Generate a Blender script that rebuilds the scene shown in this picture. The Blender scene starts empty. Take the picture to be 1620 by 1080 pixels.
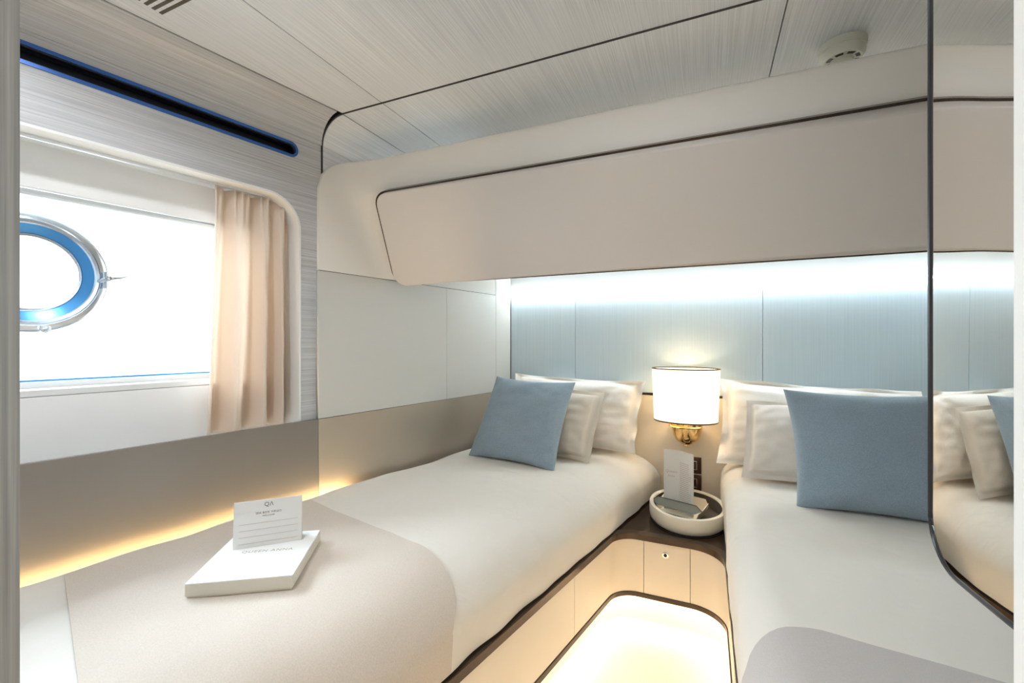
import bpy, bmesh, math, random
from mathutils import Vector, Matrix, noise

PI = math.pi
SC = bpy.context.scene
COL = SC.collection
random.seed(4)

# ------------------------------------------------------------------ camera
F_PX = 696.0
CAMZ = 1.16
cam_d = bpy.data.cameras.new('camera')
cam_d.sensor_width = 36.0
cam_d.lens = F_PX / 1620 * 36.0
cam_d.clip_start = 0.01
cam_d.clip_end = 500
cam = bpy.data.objects.new('camera', cam_d)
COL.objects.link(cam)
cam.location = (0, 0, CAMZ)
cam.rotation_euler = (PI / 2, 0, math.radians(23.7))
SC.camera = cam

# ------------------------------------------------------------------ exposure and world
vs = SC.view_settings
vs.view_transform = 'Standard'
vs.look = 'None'
vs.gamma = 1.0
vs.use_curve_mapping = False
vs.exposure = 0.56
SC.cycles.max_bounces = 14
SC.cycles.diffuse_bounces = 8

world = bpy.data.worlds.new('sky')
SC.world = world
world.use_nodes = True
wn = world.node_tree.nodes['Background']
wn.inputs[0].default_value = (0.86, 0.94, 1.0, 1)
wn.inputs[1].default_value = 3.2


def area(name, loc, target, sx, sy, power, col, portal=False):
    l = bpy.data.lights.new(name, 'AREA')
    l.shape = 'RECTANGLE'
    l.size = sx
    l.size_y = sy
    l.energy = power
    l.color = col
    if portal:
        l.cycles.is_portal = True
    o = bpy.data.objects.new(name, l)
    COL.objects.link(o)
    o.location = loc
    d = Vector(target) - Vector(loc)
    o.rotation_euler = d.to_track_quat('-Z', 'Y').to_euler()
    return o


# daylight outside the window, shining in through the glass
DAY_POWER = 80
area('window_daylight', (-2.35, 0.55, 1.75), (-0.6, 0.75, 0.7), 1.3, 0.9, DAY_POWER, (0.76, 0.88, 1.0))
# ceiling downlights of the cabin, out of the frame overhead
SPOT_POWER = 3.4
SPOTS = [(-1.00, 0.40), (-0.10, 0.74)]
CORRIDOR_POWER = 9.0

# ------------------------------------------------------------------ frames of the place
# hull wall: plane through (-1.56, 0), running deeper at 11.5 degrees to the right
LD = Vector((0.1994, 0.9799, 0))
LN = Vector((0.9799, -0.1994, 0))
L0 = Vector((-1.56, 0, 0))


def LX(y, off=0.0):
    return -1.56 + 0.2035 * y + off / 0.98


def LP(y, z, off=0.0):
    """point of the hull wall where its foot line passes the depth y, moved off into the room"""
    p = Vector((LX(y), y, z)) + LN * off
    return p


def frame(origin, xa, ya):
    xa = Vector(xa).normalized()
    ya = Vector(ya).normalized()
    za = xa.cross(ya)
    m = Matrix.Identity(4)
    for i in range(3):
        m[i][0] = xa[i]
        m[i][1] = ya[i]
        m[i][2] = za[i]
        m[i][3] = origin[i]
    return m


def LM(off=0.0):
    o = L0 + LN * off
    return frame(o, LD, (0, 0, 1))


def S(y):           # depth y -> distance along the hull wall
    return y / 0.9799


# ------------------------------------------------------------------ materials
def new_mat(name):
    m = bpy.data.materials.new(name)
    m.use_nodes = True
    nt = m.node_tree
    return m, nt, nt.nodes['Principled BSDF']


def plain(name, col, rough=0.5, metal=0.0, bump=0.0, bscale=200, sheen=0.0, spec=0.5, coat=0.0):
    m, nt, b = new_mat(name)
    b.inputs['Base Color'].default_value = (*col, 1)
    b.inputs['Roughness'].default_value = rough
    b.inputs['Metallic'].default_value = metal
    b.inputs['Specular IOR Level'].default_value = spec
    b.inputs['Coat Weight'].default_value = coat
    if sheen:
        b.inputs['Sheen Weight'].default_value = sheen
        b.inputs['Sheen Roughness'].default_value = 0.5
    tc = nt.nodes.new('ShaderNodeTexCoord')
    n = nt.nodes.new('ShaderNodeTexNoise')
    n.inputs['Scale'].default_value = bscale
    n.inputs['Detail'].default_value = 3
    nt.links.new(tc.outputs['Object'], n.inputs['Vector'])
    if bump:
        bp = nt.nodes.new('ShaderNodeBump')
        bp.inputs['Strength'].default_value = bump
        bp.inputs['Distance'].default_value = 0.002
        nt.links.new(n.outputs['Fac'], bp.inputs['Height'])
        nt.links.new(bp.outputs['Normal'], b.inputs['Normal'])
    else:
        mr = nt.nodes.new('ShaderNodeMapRange')
        mr.inputs['To Min'].default_value = max(rough - 0.03, 0)
        mr.inputs['To Max'].default_value = rough + 0.03
        nt.links.new(n.outputs['Fac'], mr.inputs['Value'])
        nt.links.new(mr.outputs['Result'], b.inputs['Roughness'])
    return m


def grain(name, c1, c2, scale, rotz=0.0, rough=0.4, metal=0.0, contrast=(0.35, 0.65), detail=4):
    """fine brushed grain: noise stretched along one axis"""
    m, nt, b = new_mat(name)
    tc = nt.nodes.new('ShaderNodeTexCoord')
    mp0 = nt.nodes.new('ShaderNodeMapping')
    mp0.inputs['Rotation'].default_value = (0, 0, rotz)
    mp = nt.nodes.new('ShaderNodeMapping')
    mp.inputs['Scale'].default_value = scale
    n = nt.nodes.new('ShaderNodeTexNoise')
    n.inputs['Scale'].default_value = 1.0
    n.inputs['Detail'].default_value = detail
    n.inputs['Roughness'].default_value = 0.65
    r = nt.nodes.new('ShaderNodeValToRGB')
    r.color_ramp.elements[0].position = contrast[0]
    r.color_ramp.elements[1].position = contrast[1]
    r.color_ramp.elements[0].color = (*c1, 1)
    r.color_ramp.elements[1].color = (*c2, 1)
    nt.links.new(tc.outputs['Object'], mp0.inputs['Vector'])
    nt.links.new(mp0.outputs['Vector'], mp.inputs['Vector'])
    nt.links.new(mp.outputs['Vector'], n.inputs['Vector'])
    nt.links.new(n.outputs['Fac'], r.inputs['Fac'])
    nt.links.new(r.outputs['Color'], b.inputs['Base Color'])
    b.inputs['Roughness'].default_value = rough
    b.inputs['Metallic'].default_value = metal
    bp = nt.nodes.new('ShaderNodeBump')
    bp.inputs['Strength'].default_value = 0.08
    bp.inputs['Distance'].default_value = 0.001
    nt.links.new(n.outputs['Fac'], bp.inputs['Height'])
    nt.links.new(bp.outputs['Normal'], b.inputs['Normal'])
    return m


def fabric(name, col, weave=900, var=0.12, wrinkle=0.0, sheen=0.25, rough=0.9, translucent=0.0):
    m, nt, b = new_mat(name)
    tc = nt.nodes.new('ShaderNodeTexCoord')
    n = nt.nodes.new('ShaderNodeTexNoise')
    n.inputs['Scale'].default_value = weave
    n.inputs['Detail'].default_value = 2
    nt.links.new(tc.outputs['Object'], n.inputs['Vector'])
    r = nt.nodes.new('ShaderNodeMix')
    r.data_type = 'RGBA'
    r.inputs[6].default_value = (*[c * (1 - var) for c in col], 1)
    r.inputs[7].default_value = (*[min(c * (1 + var), 1) for c in col], 1)
    nt.links.new(n.outputs['Fac'], r.inputs[0])
    nt.links.new(r.outputs[2], b.inputs['Base Color'])
    b.inputs['Roughness'].default_value = rough
    b.inputs['Sheen Weight'].default_value = sheen
    b.inputs['Specular IOR Level'].default_value = 0.25
    bp = nt.nodes.new('ShaderNodeBump')
    bp.inputs['Strength'].default_value = 0.35
    bp.inputs['Distance'].default_value = 0.0012
    nt.links.new(n.outputs['Fac'], bp.inputs['Height'])
    last = bp
    if wrinkle:
        n2 = nt.nodes.new('ShaderNodeTexNoise')
        n2.inputs['Scale'].default_value = 9
        n2.inputs['Detail'].default_value = 3
        n2.inputs['Distortion'].default_value = 0.6
        nt.links.new(tc.outputs['Object'], n2.inputs['Vector'])
        b2 = nt.nodes.new('ShaderNodeBump')
        b2.inputs['Strength'].default_value = wrinkle
        b2.inputs['Distance'].default_value = 0.02
        nt.links.new(n2.outputs['Fac'], b2.inputs['Height'])
        nt.links.new(bp.outputs['Normal'], b2.inputs['Normal'])
        last = b2
    nt.links.new(last.outputs['Normal'], b.inputs['Normal'])
    if translucent:
        t = nt.nodes.new('ShaderNodeBsdfTranslucent')
        t.inputs['Color'].default_value = (*col, 1)
        mx = nt.nodes.new('ShaderNodeMixShader')
        mx.inputs[0].default_value = translucent
        out = nt.nodes['Material Output']
        nt.links.new(b.outputs[0], mx.inputs[1])
        nt.links.new(t.outputs[0], mx.inputs[2])
        nt.links.new(mx.outputs[0], out.inputs['Surface'])
    return m


def emit(name, col, strength):
    m, nt, b = new_mat(name)
    b.inputs['Base Color'].default_value = (*col, 1)
    b.inputs['Emission Color'].default_value = (*col, 1)
    b.inputs['Emission Strength'].default_value = strength
    return m


ANG = math.atan2(0.1994, 0.9799)
M = {}
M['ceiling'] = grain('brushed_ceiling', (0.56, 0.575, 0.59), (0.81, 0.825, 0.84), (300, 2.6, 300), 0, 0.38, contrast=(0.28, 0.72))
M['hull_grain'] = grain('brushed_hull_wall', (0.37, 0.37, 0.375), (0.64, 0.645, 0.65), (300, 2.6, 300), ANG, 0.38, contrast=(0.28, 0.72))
M['jamb_grain'] = grain('brushed_jamb', (0.24, 0.25, 0.25), (0.38, 0.385, 0.39), (190, 190, 2.2), 0, 0.35)
M['dark_gap'] = plain('dark_gap', (0.012, 0.011, 0.010), 0.5)
M['cream'] = plain('cream_lacquer', (0.60, 0.59, 0.55), 0.45, bump=0.10, bscale=900)
M['cream_leather'] = plain('cream_leather', (0.82, 0.79, 0.735), 0.5, bump=0.25, bscale=700)
M['taupe_leather'] = plain('pale_taupe_leather', (0.62, 0.585, 0.555), 0.5, bump=0.25, bscale=700)
M['white'] = plain('white_lacquer', (0.80, 0.80, 0.78), 0.4)
M['pelmet'] = plain('pale_blind_fabric', (0.88, 0.87, 0.85), 0.7, bump=0.1, bscale=900)
M['wainscot_dark'] = plain('bronze_satin_panel', (0.27, 0.245, 0.22), 0.28, metal=0.5, bump=0.12, bscale=1100)
M['wainscot_beige'] = plain('beige_satin_panel', (0.47, 0.41, 0.33), 0.28, metal=0.4, bump=0.12, bscale=1100)
M['silk'] = grain('blue_grey_silk', (0.56, 0.68, 0.76), (0.63, 0.75, 0.82), (320, 320, 2.0), 0, 0.5, contrast=(0.3, 0.7))
M['head'] = plain('pale_grey_head_panel', (0.50, 0.52, 0.52), 0.5)
M['bronze'] = plain('bronze_trim', (0.075, 0.05, 0.034), 0.22, metal=0.6)
M['base_cream'] = plain('warm_cream_panel', (0.72, 0.64, 0.52), 0.4, bump=0.08, bscale=900)
M['carpet'] = fabric('cream_carpet', (0.68, 0.62, 0.53), weave=260, var=0.25)
M['dark_wood'] = grain('dark_gloss_wood', (0.014, 0.008, 0.005), (0.045, 0.024, 0.014), (3, 60, 60), 0, 0.08)
M['duvet'] = fabric('cream_duvet', (0.69, 0.655, 0.59), weave=700, var=0.05, wrinkle=0.22)
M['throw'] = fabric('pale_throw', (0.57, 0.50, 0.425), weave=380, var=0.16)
M['throw_taupe'] = fabric('taupe_throw', (0.47, 0.435, 0.41), weave=420, var=0.12)
M['blue'] = fabric('blue_cushion_linen', (0.25, 0.325, 0.385), weave=460, var=0.42)
M['beige'] = fabric('beige_cushion_linen', (0.60, 0.54, 0.46), weave=620, var=0.12, wrinkle=0.12)
M['pale_linen'] = fabric('pale_cushion_linen', (0.70, 0.65, 0.59), weave=620, var=0.10, wrinkle=0.12)
M['cotton'] = fabric('white_cotton', (0.84, 0.81, 0.76), weave=900, var=0.03, wrinkle=0.25)
M['mattress'] = fabric('mattress_ticking', (0.7, 0.68, 0.64))
M['curtain'] = fabric('blush_satin', (0.90, 0.80, 0.70), weave=900, var=0.03, sheen=0.3, rough=0.30, translucent=0.38)
M['mirror'] = plain('mirror_glass', (0.90, 0.89, 0.87), 0.0, metal=1.0)
M['black'] = plain('black_edge', (0.02, 0.02, 0.022), 0.3)
M['gold'] = plain('polished_gold', (0.90, 0.62, 0.28), 0.08, metal=1.0)
M['steel'] = plain('polished_steel', (0.66, 0.72, 0.78), 0.16, metal=0.9)
M['blue_tint'] = plain('bezel_sky_tint', (0.08, 0.33, 0.70), 0.25, metal=0.5)  # blue of a sky reflection put into the bezel colour; gasket shares it
M['blue_edge'] = plain('blue_edge', (0.03, 0.12, 0.42), 0.3, metal=0.3)
M['slot_dark'] = plain('slot_dark', (0.006, 0.006, 0.012), 0.35)
M['paper'] = plain('white_card', (0.74, 0.73, 0.70), 0.6)
M['box_white'] = plain('white_box', (0.86, 0.86, 0.84), 0.5, bump=0.1, bscale=500)
M['box_side'] = plain('warm_lit_box_side', (0.72, 0.68, 0.58), 0.6, bump=0.3, bscale=260)  # cream holds the warm light that falls on the box sides
M['ink'] = plain('brown_ink', (0.10, 0.07, 0.06), 0.7)
M['ink_pale'] = plain('pale_ink', (0.46, 0.38, 0.33), 0.7)
M['detector'] = plain('ivory_plastic', (0.72, 0.72, 0.62), 0.4)
M['tray'] = plain('cream_tray_leather', (0.74, 0.69, 0.58), 0.45, bump=0.2, bscale=500)
M['tray_lining'] = plain('dark_suede_lining', (0.10, 0.085, 0.065), 0.8, bump=0.3, bscale=500)
M['holder_grey'] = plain('grey_green_leather', (0.24, 0.24, 0.20), 0.45, bump=0.1)
M['holder_cream'] = plain('cream_holder_leather', (0.74, 0.67, 0.53), 0.5, bump=0.1)
M['switch'] = plain('brown_gloss_switch', (0.06, 0.028, 0.018), 0.12)
M['chrome'] = plain('chrome', (0.85, 0.85, 0.83), 0.10, metal=1.0)
M['led_cool'] = emit('cool_led', (0.86, 0.945, 1.0), 24)
M['led_warm'] = emit('warm_led', (1.0, 0.87, 0.68), 20)
M['bulb'] = emit('warm_bulb', (1.0, 0.82, 0.55), 9)
M['down_led'] = emit('downlight_led', (1.0, 0.9, 0.78), 6)
M['sea'] = plain('bright_sea', (0.66, 0.76, 0.80), 0.25, bump=0.6, bscale=0.7)

M['dark_wood'].node_tree.nodes['Principled BSDF'].inputs['Specular IOR Level'].default_value = 0.22

# translucent lamp shade
m, nt, b = new_mat('lamp_shade_fabric')
b.inputs['Base Color'].default_value = (0.9, 0.86, 0.78, 1)
b.inputs['Roughness'].default_value = 0.9
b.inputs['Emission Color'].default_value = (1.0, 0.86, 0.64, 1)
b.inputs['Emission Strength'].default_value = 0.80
t = nt.nodes.new('ShaderNodeBsdfTranslucent')
t.inputs['Color'].default_value = (0.95, 0.88, 0.76, 1)
mx = nt.nodes.new('ShaderNodeMixShader')
mx.inputs[0].default_value = 0.45
nt.links.new(b.outputs[0], mx.inputs[1])
nt.links.new(t.outputs[0], mx.inputs[2])
nt.links.new(mx.outputs[0], nt.nodes['Material Output'].inputs['Surface'])
M['shade'] = m

# thin clear pane
m, nt, b = new_mat('clear_pane')
nt.nodes.remove(b)
tr = nt.nodes.new('ShaderNodeBsdfTransparent')
tr.inputs[0].default_value = (0.97, 0.99, 1.0, 1)
gl = nt.nodes.new('ShaderNodeBsdfGlossy')
gl.inputs['Roughness'].default_value = 0.02
fr = nt.nodes.new('ShaderNodeFresnel')
fr.inputs['IOR'].default_value = 1.25
mx = nt.nodes.new('ShaderNodeMixShader')
nt.links.new(fr.outputs[0], mx.inputs[0])
nt.links.new(tr.outputs[0], mx.inputs[1])
nt.links.new(gl.outputs[0], mx.inputs[2])
nt.links.new(mx.outputs[0], nt.nodes['Material Output'].inputs['Surface'])
M['glass'] = m


# ------------------------------------------------------------------ helpers
def thing(name, label, cat, loc, group=None):
    o = bpy.data.objects.new(name, None)
    o.empty_display_size = 0.05
    COL.objects.link(o)
    o.location = loc
    o['label'] = label
    o['category'] = cat
    if group:
        o['group'] = group
    return o


def world_of(o):
    v = Vector(o.location)
    while o.parent:
        o = o.parent
        v += Vector(o.location)
    return v


def obj(name, bm, mat, parent=None, kind=None, label=None, smooth=False, origin=None):
    """bm holds place coordinates; the object keeps its own origin"""
    bmesh.ops.recalc_face_normals(bm, faces=bm.faces)
    if parent is not None:
        org = world_of(parent)
    elif origin is not None:
        org = Vector(origin)
    else:
        org = Vector((0, 0, 0))
    if org.length:
        bmesh.ops.translate(bm, verts=bm.verts, vec=-org)
    me = bpy.data.meshes.new(name)
    bm.to_mesh(me)
    bm.free()
    if smooth:
        for p in me.polygons:
            p.use_smooth = True
        if smooth != 'all':
            me.set_sharp_from_angle(angle=math.radians(40))
    o = bpy.data.objects.new(name, me)
    me.materials.append(M[mat] if isinstance(mat, str) else mat)
    COL.objects.link(o)
    if parent is not None:
        o.parent = parent
    else:
        o.location = org
    if kind:
        o['kind'] = kind
    if label:
        o['label'] = label
    return o


def single(name, bm, mat, label, cat, group=None, smooth=False):
    """a thing that is one mesh: origin at the middle of its underside"""
    xs = [v.co.x for v in bm.verts]
    ys = [v.co.y for v in bm.verts]
    zs = [v.co.z for v in bm.verts]
    o = obj(name, bm, mat, None, None, label, smooth,
            ((min(xs) + max(xs)) / 2, (min(ys) + max(ys)) / 2, min(zs)))
    o['category'] = cat
    if group:
        o['group'] = group
    return o


def box(x0, x1, y0, y1, z0, z1, bev=0.0, seg=2, bm=None):
    b = bmesh.new()
    vs_ = [b.verts.new(p) for p in ((x0, y0, z0), (x1, y0, z0), (x1, y1, z0), (x0, y1, z0),
                                    (x0, y0, z1), (x1, y0, z1), (x1, y1, z1), (x0, y1, z1))]
    for f in ((0, 3, 2, 1), (4, 5, 6, 7), (0, 1, 5, 4), (1, 2, 6, 5), (2, 3, 7, 6), (3, 0, 4, 7)):
        b.faces.new([vs_[i] for i in f])
    if bev:
        bmesh.ops.bevel(b, geom=list(b.edges), offset=bev, segments=seg, affect='EDGES', profile=0.5)
    return b if bm is None else merge(bm, b)


def merge(dst, src):
    me = bpy.data.meshes.new('tmp')
    src.to_mesh(me)
    src.free()
    dst.from_mesh(me)
    bpy.data.meshes.remove(me)
    return dst


def xf(b, mat):
    bmesh.ops.transform(b, matrix=mat, verts=b.verts)
    return b


def prism(pts, z0, z1, bev=0.0, seg=2):
    b = bmesh.new()
    lo = [b.verts.new((p[0], p[1], z0)) for p in pts]
    hi = [b.verts.new((p[0], p[1], z1)) for p in pts]
    n = len(pts)
    b.faces.new(lo[::-1])
    b.faces.new(hi)
    for i in range(n):
        b.faces.new((lo[i], lo[(i + 1) % n], hi[(i + 1) % n], hi[i]))
    if bev:
        es = [e for e in b.edges if abs(e.verts[0].co.z - e.verts[1].co.z) < 1e-7]
        bmesh.ops.bevel(b, geom=es, offset=bev, segments=seg, affect='EDGES', profile=0.5)
    return b


def round_poly(pts, radii, n=8):
    """2-D outline with each corner rounded"""
    out = []
    N = len(pts)
    for i in range(N):
        p = Vector(pts[i])
        a = Vector(pts[i - 1])
        c = Vector(pts[(i + 1) % N])
        r = radii[i] if isinstance(radii, (list, tuple)) else radii
        if r <= 0:
            out.append((p.x, p.y))
            continue
        da = (a - p).normalized()
        dc = (c - p).normalized()
        ang = math.acos(max(-1, min(1, da.dot(dc))))
        d = r / math.tan(ang / 2)
        p0 = p + da * d
        p1 = p + dc * d
        bis = (da + dc).normalized()
        cen = p + bis * (r / math.sin(ang / 2))
        a0 = math.atan2(p0.y - cen.y, p0.x - cen.x)
        a1 = math.atan2(p1.y - cen.y, p1.x - cen.x)
        while a1 - a0 > PI:
            a1 -= 2 * PI
        while a1 - a0 < -PI:
            a1 += 2 * PI
        for k in range(n + 1):
            t_ = a0 + (a1 - a0) * k / n
            out.append((cen.x + r * math.cos(t_), cen.y + r * math.sin(t_)))
    return out


def plate(loops, th, mtx):
    """flat plate with holes: front face on z = th, back on z = 0 of the frame"""
    cu = bpy.data.curves.new('tmp', 'CURVE')
    cu.dimensions = '2D'
    cu.fill_mode = 'BOTH'
    cu.extrude = th / 2
    for lp in loops:
        sp = cu.splines.new('POLY')
        sp.points.add(len(lp) - 1)
        for q, p in zip(sp.points, lp):
            q.co = (p[0], p[1], 0, 1)
        sp.use_cyclic_u = True
    o = bpy.data.objects.new('tmp', cu)
    COL.objects.link(o)
    dg = bpy.context.evaluated_depsgraph_get()
    me = bpy.data.meshes.new_from_object(o.evaluated_get(dg))
    b = bmesh.new()
    b.from_mesh(me)
    bpy.data.objects.remove(o)
    bpy.data.curves.remove(cu)
    bpy.data.meshes.remove(me)
    bmesh.ops.remove_doubles(b, verts=b.verts, dist=1e-5)
    bmesh.ops.translate(b, verts=b.verts, vec=(0, 0, th / 2))
    return xf(b, mtx)


def grid(P, nu, nv, closed_u=False, bm=None):
    """surface from P(i, j)"""
    b = bm or bmesh.new()
    vv = [[b.verts.new(P(i, j)) for j in range(nv + 1)] for i in range(nu + (0 if closed_u else 1))]
    for i in range(nu):
        for j in range(nv):
            i2 = (i + 1) % nu if closed_u else i + 1
            b.faces.new((vv[i][j], vv[i2][j], vv[i2][j + 1], vv[i][j + 1]))
    return b, vv


def thicken(b, th):
    """close an open sheet into a slab (offset along the normals)"""
    bmesh.ops.recalc_face_normals(b, faces=b.faces)
    b.normal_update()
    bmesh.ops.solidify(b, geom=list(b.faces), thickness=th)
    return b


def lathe(prof, cx, cy, n=48, sx=1.0, sy=1.0, rot=0.0, close=True):
    b = bmesh.new()
    rings = []
    for r, z in prof:
        ring = []
        for k in range(n):
            a = 2 * PI * k / n
            x, y = r * sx * math.cos(a), r * sy * math.sin(a)
            ring.append(b.verts.new((cx + x * math.cos(rot) - y * math.sin(rot),
                                     cy + x * math.sin(rot) + y * math.cos(rot), z)))
        rings.append(ring)
    m_ = len(rings)
    for i in range(m_ if close else m_ - 1):
        r0, r1 = rings[i], rings[(i + 1) % m_]
        for k in range(n):
            b.faces.new((r0[k], r0[(k + 1) % n], r1[(k + 1) % n], r1[k]))
    return b


def disc(r, z0, z1, cx, cy, n=48, sx=1.0, sy=1.0, rot=0.0, bev=0.0):
    pts = []
    for k in range(n):
        a = 2 * PI * k / n
        x, y = r * sx * math.cos(a), r * sy * math.sin(a)
        pts.append((cx + x * math.cos(rot) - y * math.sin(rot), cy + x * math.sin(rot) + y * math.cos(rot)))
    return prism(pts, z0, z1, bev)


def tube(pts, r, n=10, cyc=False, radii=None):
    b = bmesh.new()
    rings = []
    P_ = [Vector(p) for p in pts]
    N = len(P_)
    up = Vector((0.13, 0.21, 1)).normalized()
    for i, p in enumerate(P_):
        if cyc:
            d = (P_[(i + 1) % N] - P_[i - 1]).normalized()
        else:
            d = (P_[min(i + 1, N - 1)] - P_[max(i - 1, 0)]).normalized()
        s_ = d.cross(up)
        if s_.length < 1e-4:
            s_ = d.cross(Vector((1, 0, 0)))
        s_.normalize()
        u_ = s_.cross(d)
        rr = radii[i] if radii else r
        rings.append([b.verts.new(p + s_ * rr * math.cos(2 * PI * k / n) + u_ * rr * math.sin(2 * PI * k / n))
                      for k in range(n)])
    for i in range(N if cyc else N - 1):
        a, c = rings[i], rings[(i + 1) % N]
        for k in range(n):
            b.faces.new((a[k], a[(k + 1) % n], c[(k + 1) % n], c[k]))
    if not cyc:
        b.faces.new(rings[0][::-1])
        b.faces.new(rings[-1])
    return b


def strip_wall(path, z0, z1, th):
    """vertical panel following a plan path; th to the left of the path direction"""
    b = bmesh.new()
    N = len(path)
    P_ = [Vector((p[0], p[1])) for p in path]
    offs = []
    for i in range(N):
        d = (P_[min(i + 1, N - 1)] - P_[max(i - 1, 0)]).normalized()
        offs.append(Vector((-d.y, d.x)) * th)
    rows = []
    for i in range(N):
        p, q = P_[i], P_[i] + offs[i]
        rows.append([b.verts.new(v) for v in ((p.x, p.y, z0), (p.x, p.y, z1), (q.x, q.y, z1), (q.x, q.y, z0))])
    for i in range(N - 1):
        for k in range(4):
            b.faces.new((rows[i][k], rows[i][(k + 1) % 4], rows[i + 1][(k + 1) % 4], rows[i + 1][k]))
    b.faces.new(rows[0][::-1])
    b.faces.new(rows[-1])
    return b


def text(name, s, size, mtx, mat, parent, sx=1.0):
    cu = bpy.data.curves.new('tmp', 'FONT')
    cu.body = s
    cu.size = size
    cu.align_x = 'CENTER'
    cu.space_character = 1.15
    cu.extrude = 0.0001
    cu.resolution_u = 3
    o = bpy.data.objects.new('tmp', cu)
    COL.objects.link(o)
    dg = bpy.context.evaluated_depsgraph_get()
    me = bpy.data.meshes.new_from_object(o.evaluated_get(dg))
    b = bmesh.new()
    b.from_mesh(me)
    bpy.data.objects.remove(o)
    bpy.data.curves.remove(cu)
    bpy.data.meshes.remove(me)
    bmesh.ops.scale(b, verts=b.verts, vec=(sx, 1, 1))
    return obj(name, xf(b, mtx), mat, parent)


def nz(x, y, z=0.0):
    return noise.noise(Vector((x, y, z)))


CEIL = 1.99
COVE_R = 0.10
COVE_Z = CEIL - COVE_R
YS = 1.22          # depth of the dark seam between cabin and bunk alcove
YB = 2.40          # back wall
XR = 1.00          # right wall
XA = LX(YS)        # alcove side wall
WSC = 0.875        # top of the lower panels

# ------------------------------------------------------------------ room shell
obj('floor', prism([(-2.2, -1.3), (XR + 0.1, -1.3), (XR + 0.1, YB + 0.1), (-2.2, YB + 0.1)], -0.05, 0.0),
    'carpet', kind='structure')

# ceiling: grained panels with open joints, dark backing above
b = bmesh.new()
G = 0.0016


def cx0(y):
    return LX(y) + COVE_R / 0.98


merge(b, prism([(cx0(0.1) + G, 0.1), (-1.03 - G, 0.1), (-1.03 - G, YS - 0.003), (cx0(YS) + G, YS - 0.003)], CEIL, CEIL + 0.01))
merge(b, prism([(-1.03 + G, 0.1), (XR, 0.1), (XR, YS - 0.003), (-1.03 + G, YS - 0.003)], CEIL, CEIL + 0.01))
merge(b, prism([(XA + COVE_R + G, YS + 0.003), (-1.03 - G, YS + 0.003), (-1.03 - G, YB), (XA + COVE_R + G, YB)], CEIL, CEIL + 0.01))
merge(b, prism([(-1.03 + G, YS + 0.003), (0.184 - G, YS + 0.003), (0.184 - G, YB), (-1.03 + G, YB)], CEIL, CEIL + 0.01))
merge(b, prism([(0.184 + G, YS + 0.003), (XR, YS + 0.003), (XR, YB), (0.184 + G, YB)], CEIL, CEIL + 0.01))
obj('ceiling', b, 'ceiling', kind='structure')
obj('trim_1', box(-2.2, XR + 0.1, 0.0, YB + 0.1, CEIL + 0.0102, CEIL + 0.05), 'dark_gap', kind='structure')


def cove(p_of_y, nrm, y0, y1, n=8):
    def P(i, j):
        y = y0 if i == 0 else y1
        a = PI / 2 * j / n
        base = p_of_y(y)
        q = base + nrm * (COVE_R - COVE_R * math.cos(a))
        return (q.x, q.y, COVE_Z + COVE_R * math.sin(a))
    bb, _ = grid(P, 1, n)
    return thicken(bb, 0.004)


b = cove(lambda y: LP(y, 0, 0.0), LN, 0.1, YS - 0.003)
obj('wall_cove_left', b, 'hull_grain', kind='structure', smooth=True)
b = cove(lambda y: Vector((XA, y, 0)), Vector((1, 0, 0)), YS + 0.003, YB)
obj('wall_cove_alcove', b, 'ceiling', kind='structure', smooth=True)

# the dark profile strip that follows the cove and crosses the ceiling
prof = []
for z in (1.60, 1.75, COVE_Z):
    prof.append((XA, z))
for k in range(1, 11):
    a = PI / 2 * k / 10
    prof.append((XA + COVE_R * (1 - math.cos(a)), COVE_Z + COVE_R * math.sin(a)))
prof.append((XR, CEIL))
inner = [(p[0] + 0.001, p[1]) for p in prof]
bb = bmesh.new()
rows = []
for i, (x, z) in enumerate(prof):
    a = prof[max(i - 1, 0)]
    c = prof[min(i + 1, len(prof) - 1)]
    d = Vector((c[0] - a[0], c[1] - a[1])).normalized()
    nx, nz_ = d.y, -d.x
    rows.append([bb.verts.new(v) for v in ((x + nx * 0.0015, YS - 0.0035, z + nz_ * 0.0015), (x + nx * 0.0015, YS + 0.0035, z + nz_ * 0.0015),
                                           (x - nx * 0.02, YS + 0.0035, z - nz_ * 0.02), (x - nx * 0.02, YS - 0.0035, z - nz_ * 0.02))])
for i in range(len(rows) - 1):
    for k in range(4):
        bb.faces.new((rows[i][k], rows[i][(k + 1) % 4], rows[i + 1][(k + 1) % 4], rows[i + 1][k]))
bb.faces.new(rows[0][::-1])
bb.faces.new(rows[-1])
obj('trim_2', bb, 'dark_gap', kind='structure')

# hull wall with the window opening and the long slot
WY0, WY1, WZ0, WZ1 = -0.25, 1.139, WSC - 0.04, 1.672
opening = round_poly([(S(WY0), WZ0), (S(WY1), WZ0), (S(WY1), WZ1), (S(WY0), WZ1)], [0, 0, 0.115, 0], 12)
slot = round_poly([(S(-0.2), 1.812), (S(1.128), 1.812), (S(1.128), 1.862), (S(-0.2), 1.862)], 0.0245, 8)
outer = [(S(-0.6), 0.0), (S(YS), 0.0), (S(YS), COVE_Z), (S(-0.6), COVE_Z)]
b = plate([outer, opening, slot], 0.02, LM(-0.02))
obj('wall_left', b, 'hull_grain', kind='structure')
obj('wall_left_alcove', box(XA - 0.02, XA, YS, YB, 1.62, COVE_Z), 'ceiling', kind='structure')
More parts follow.
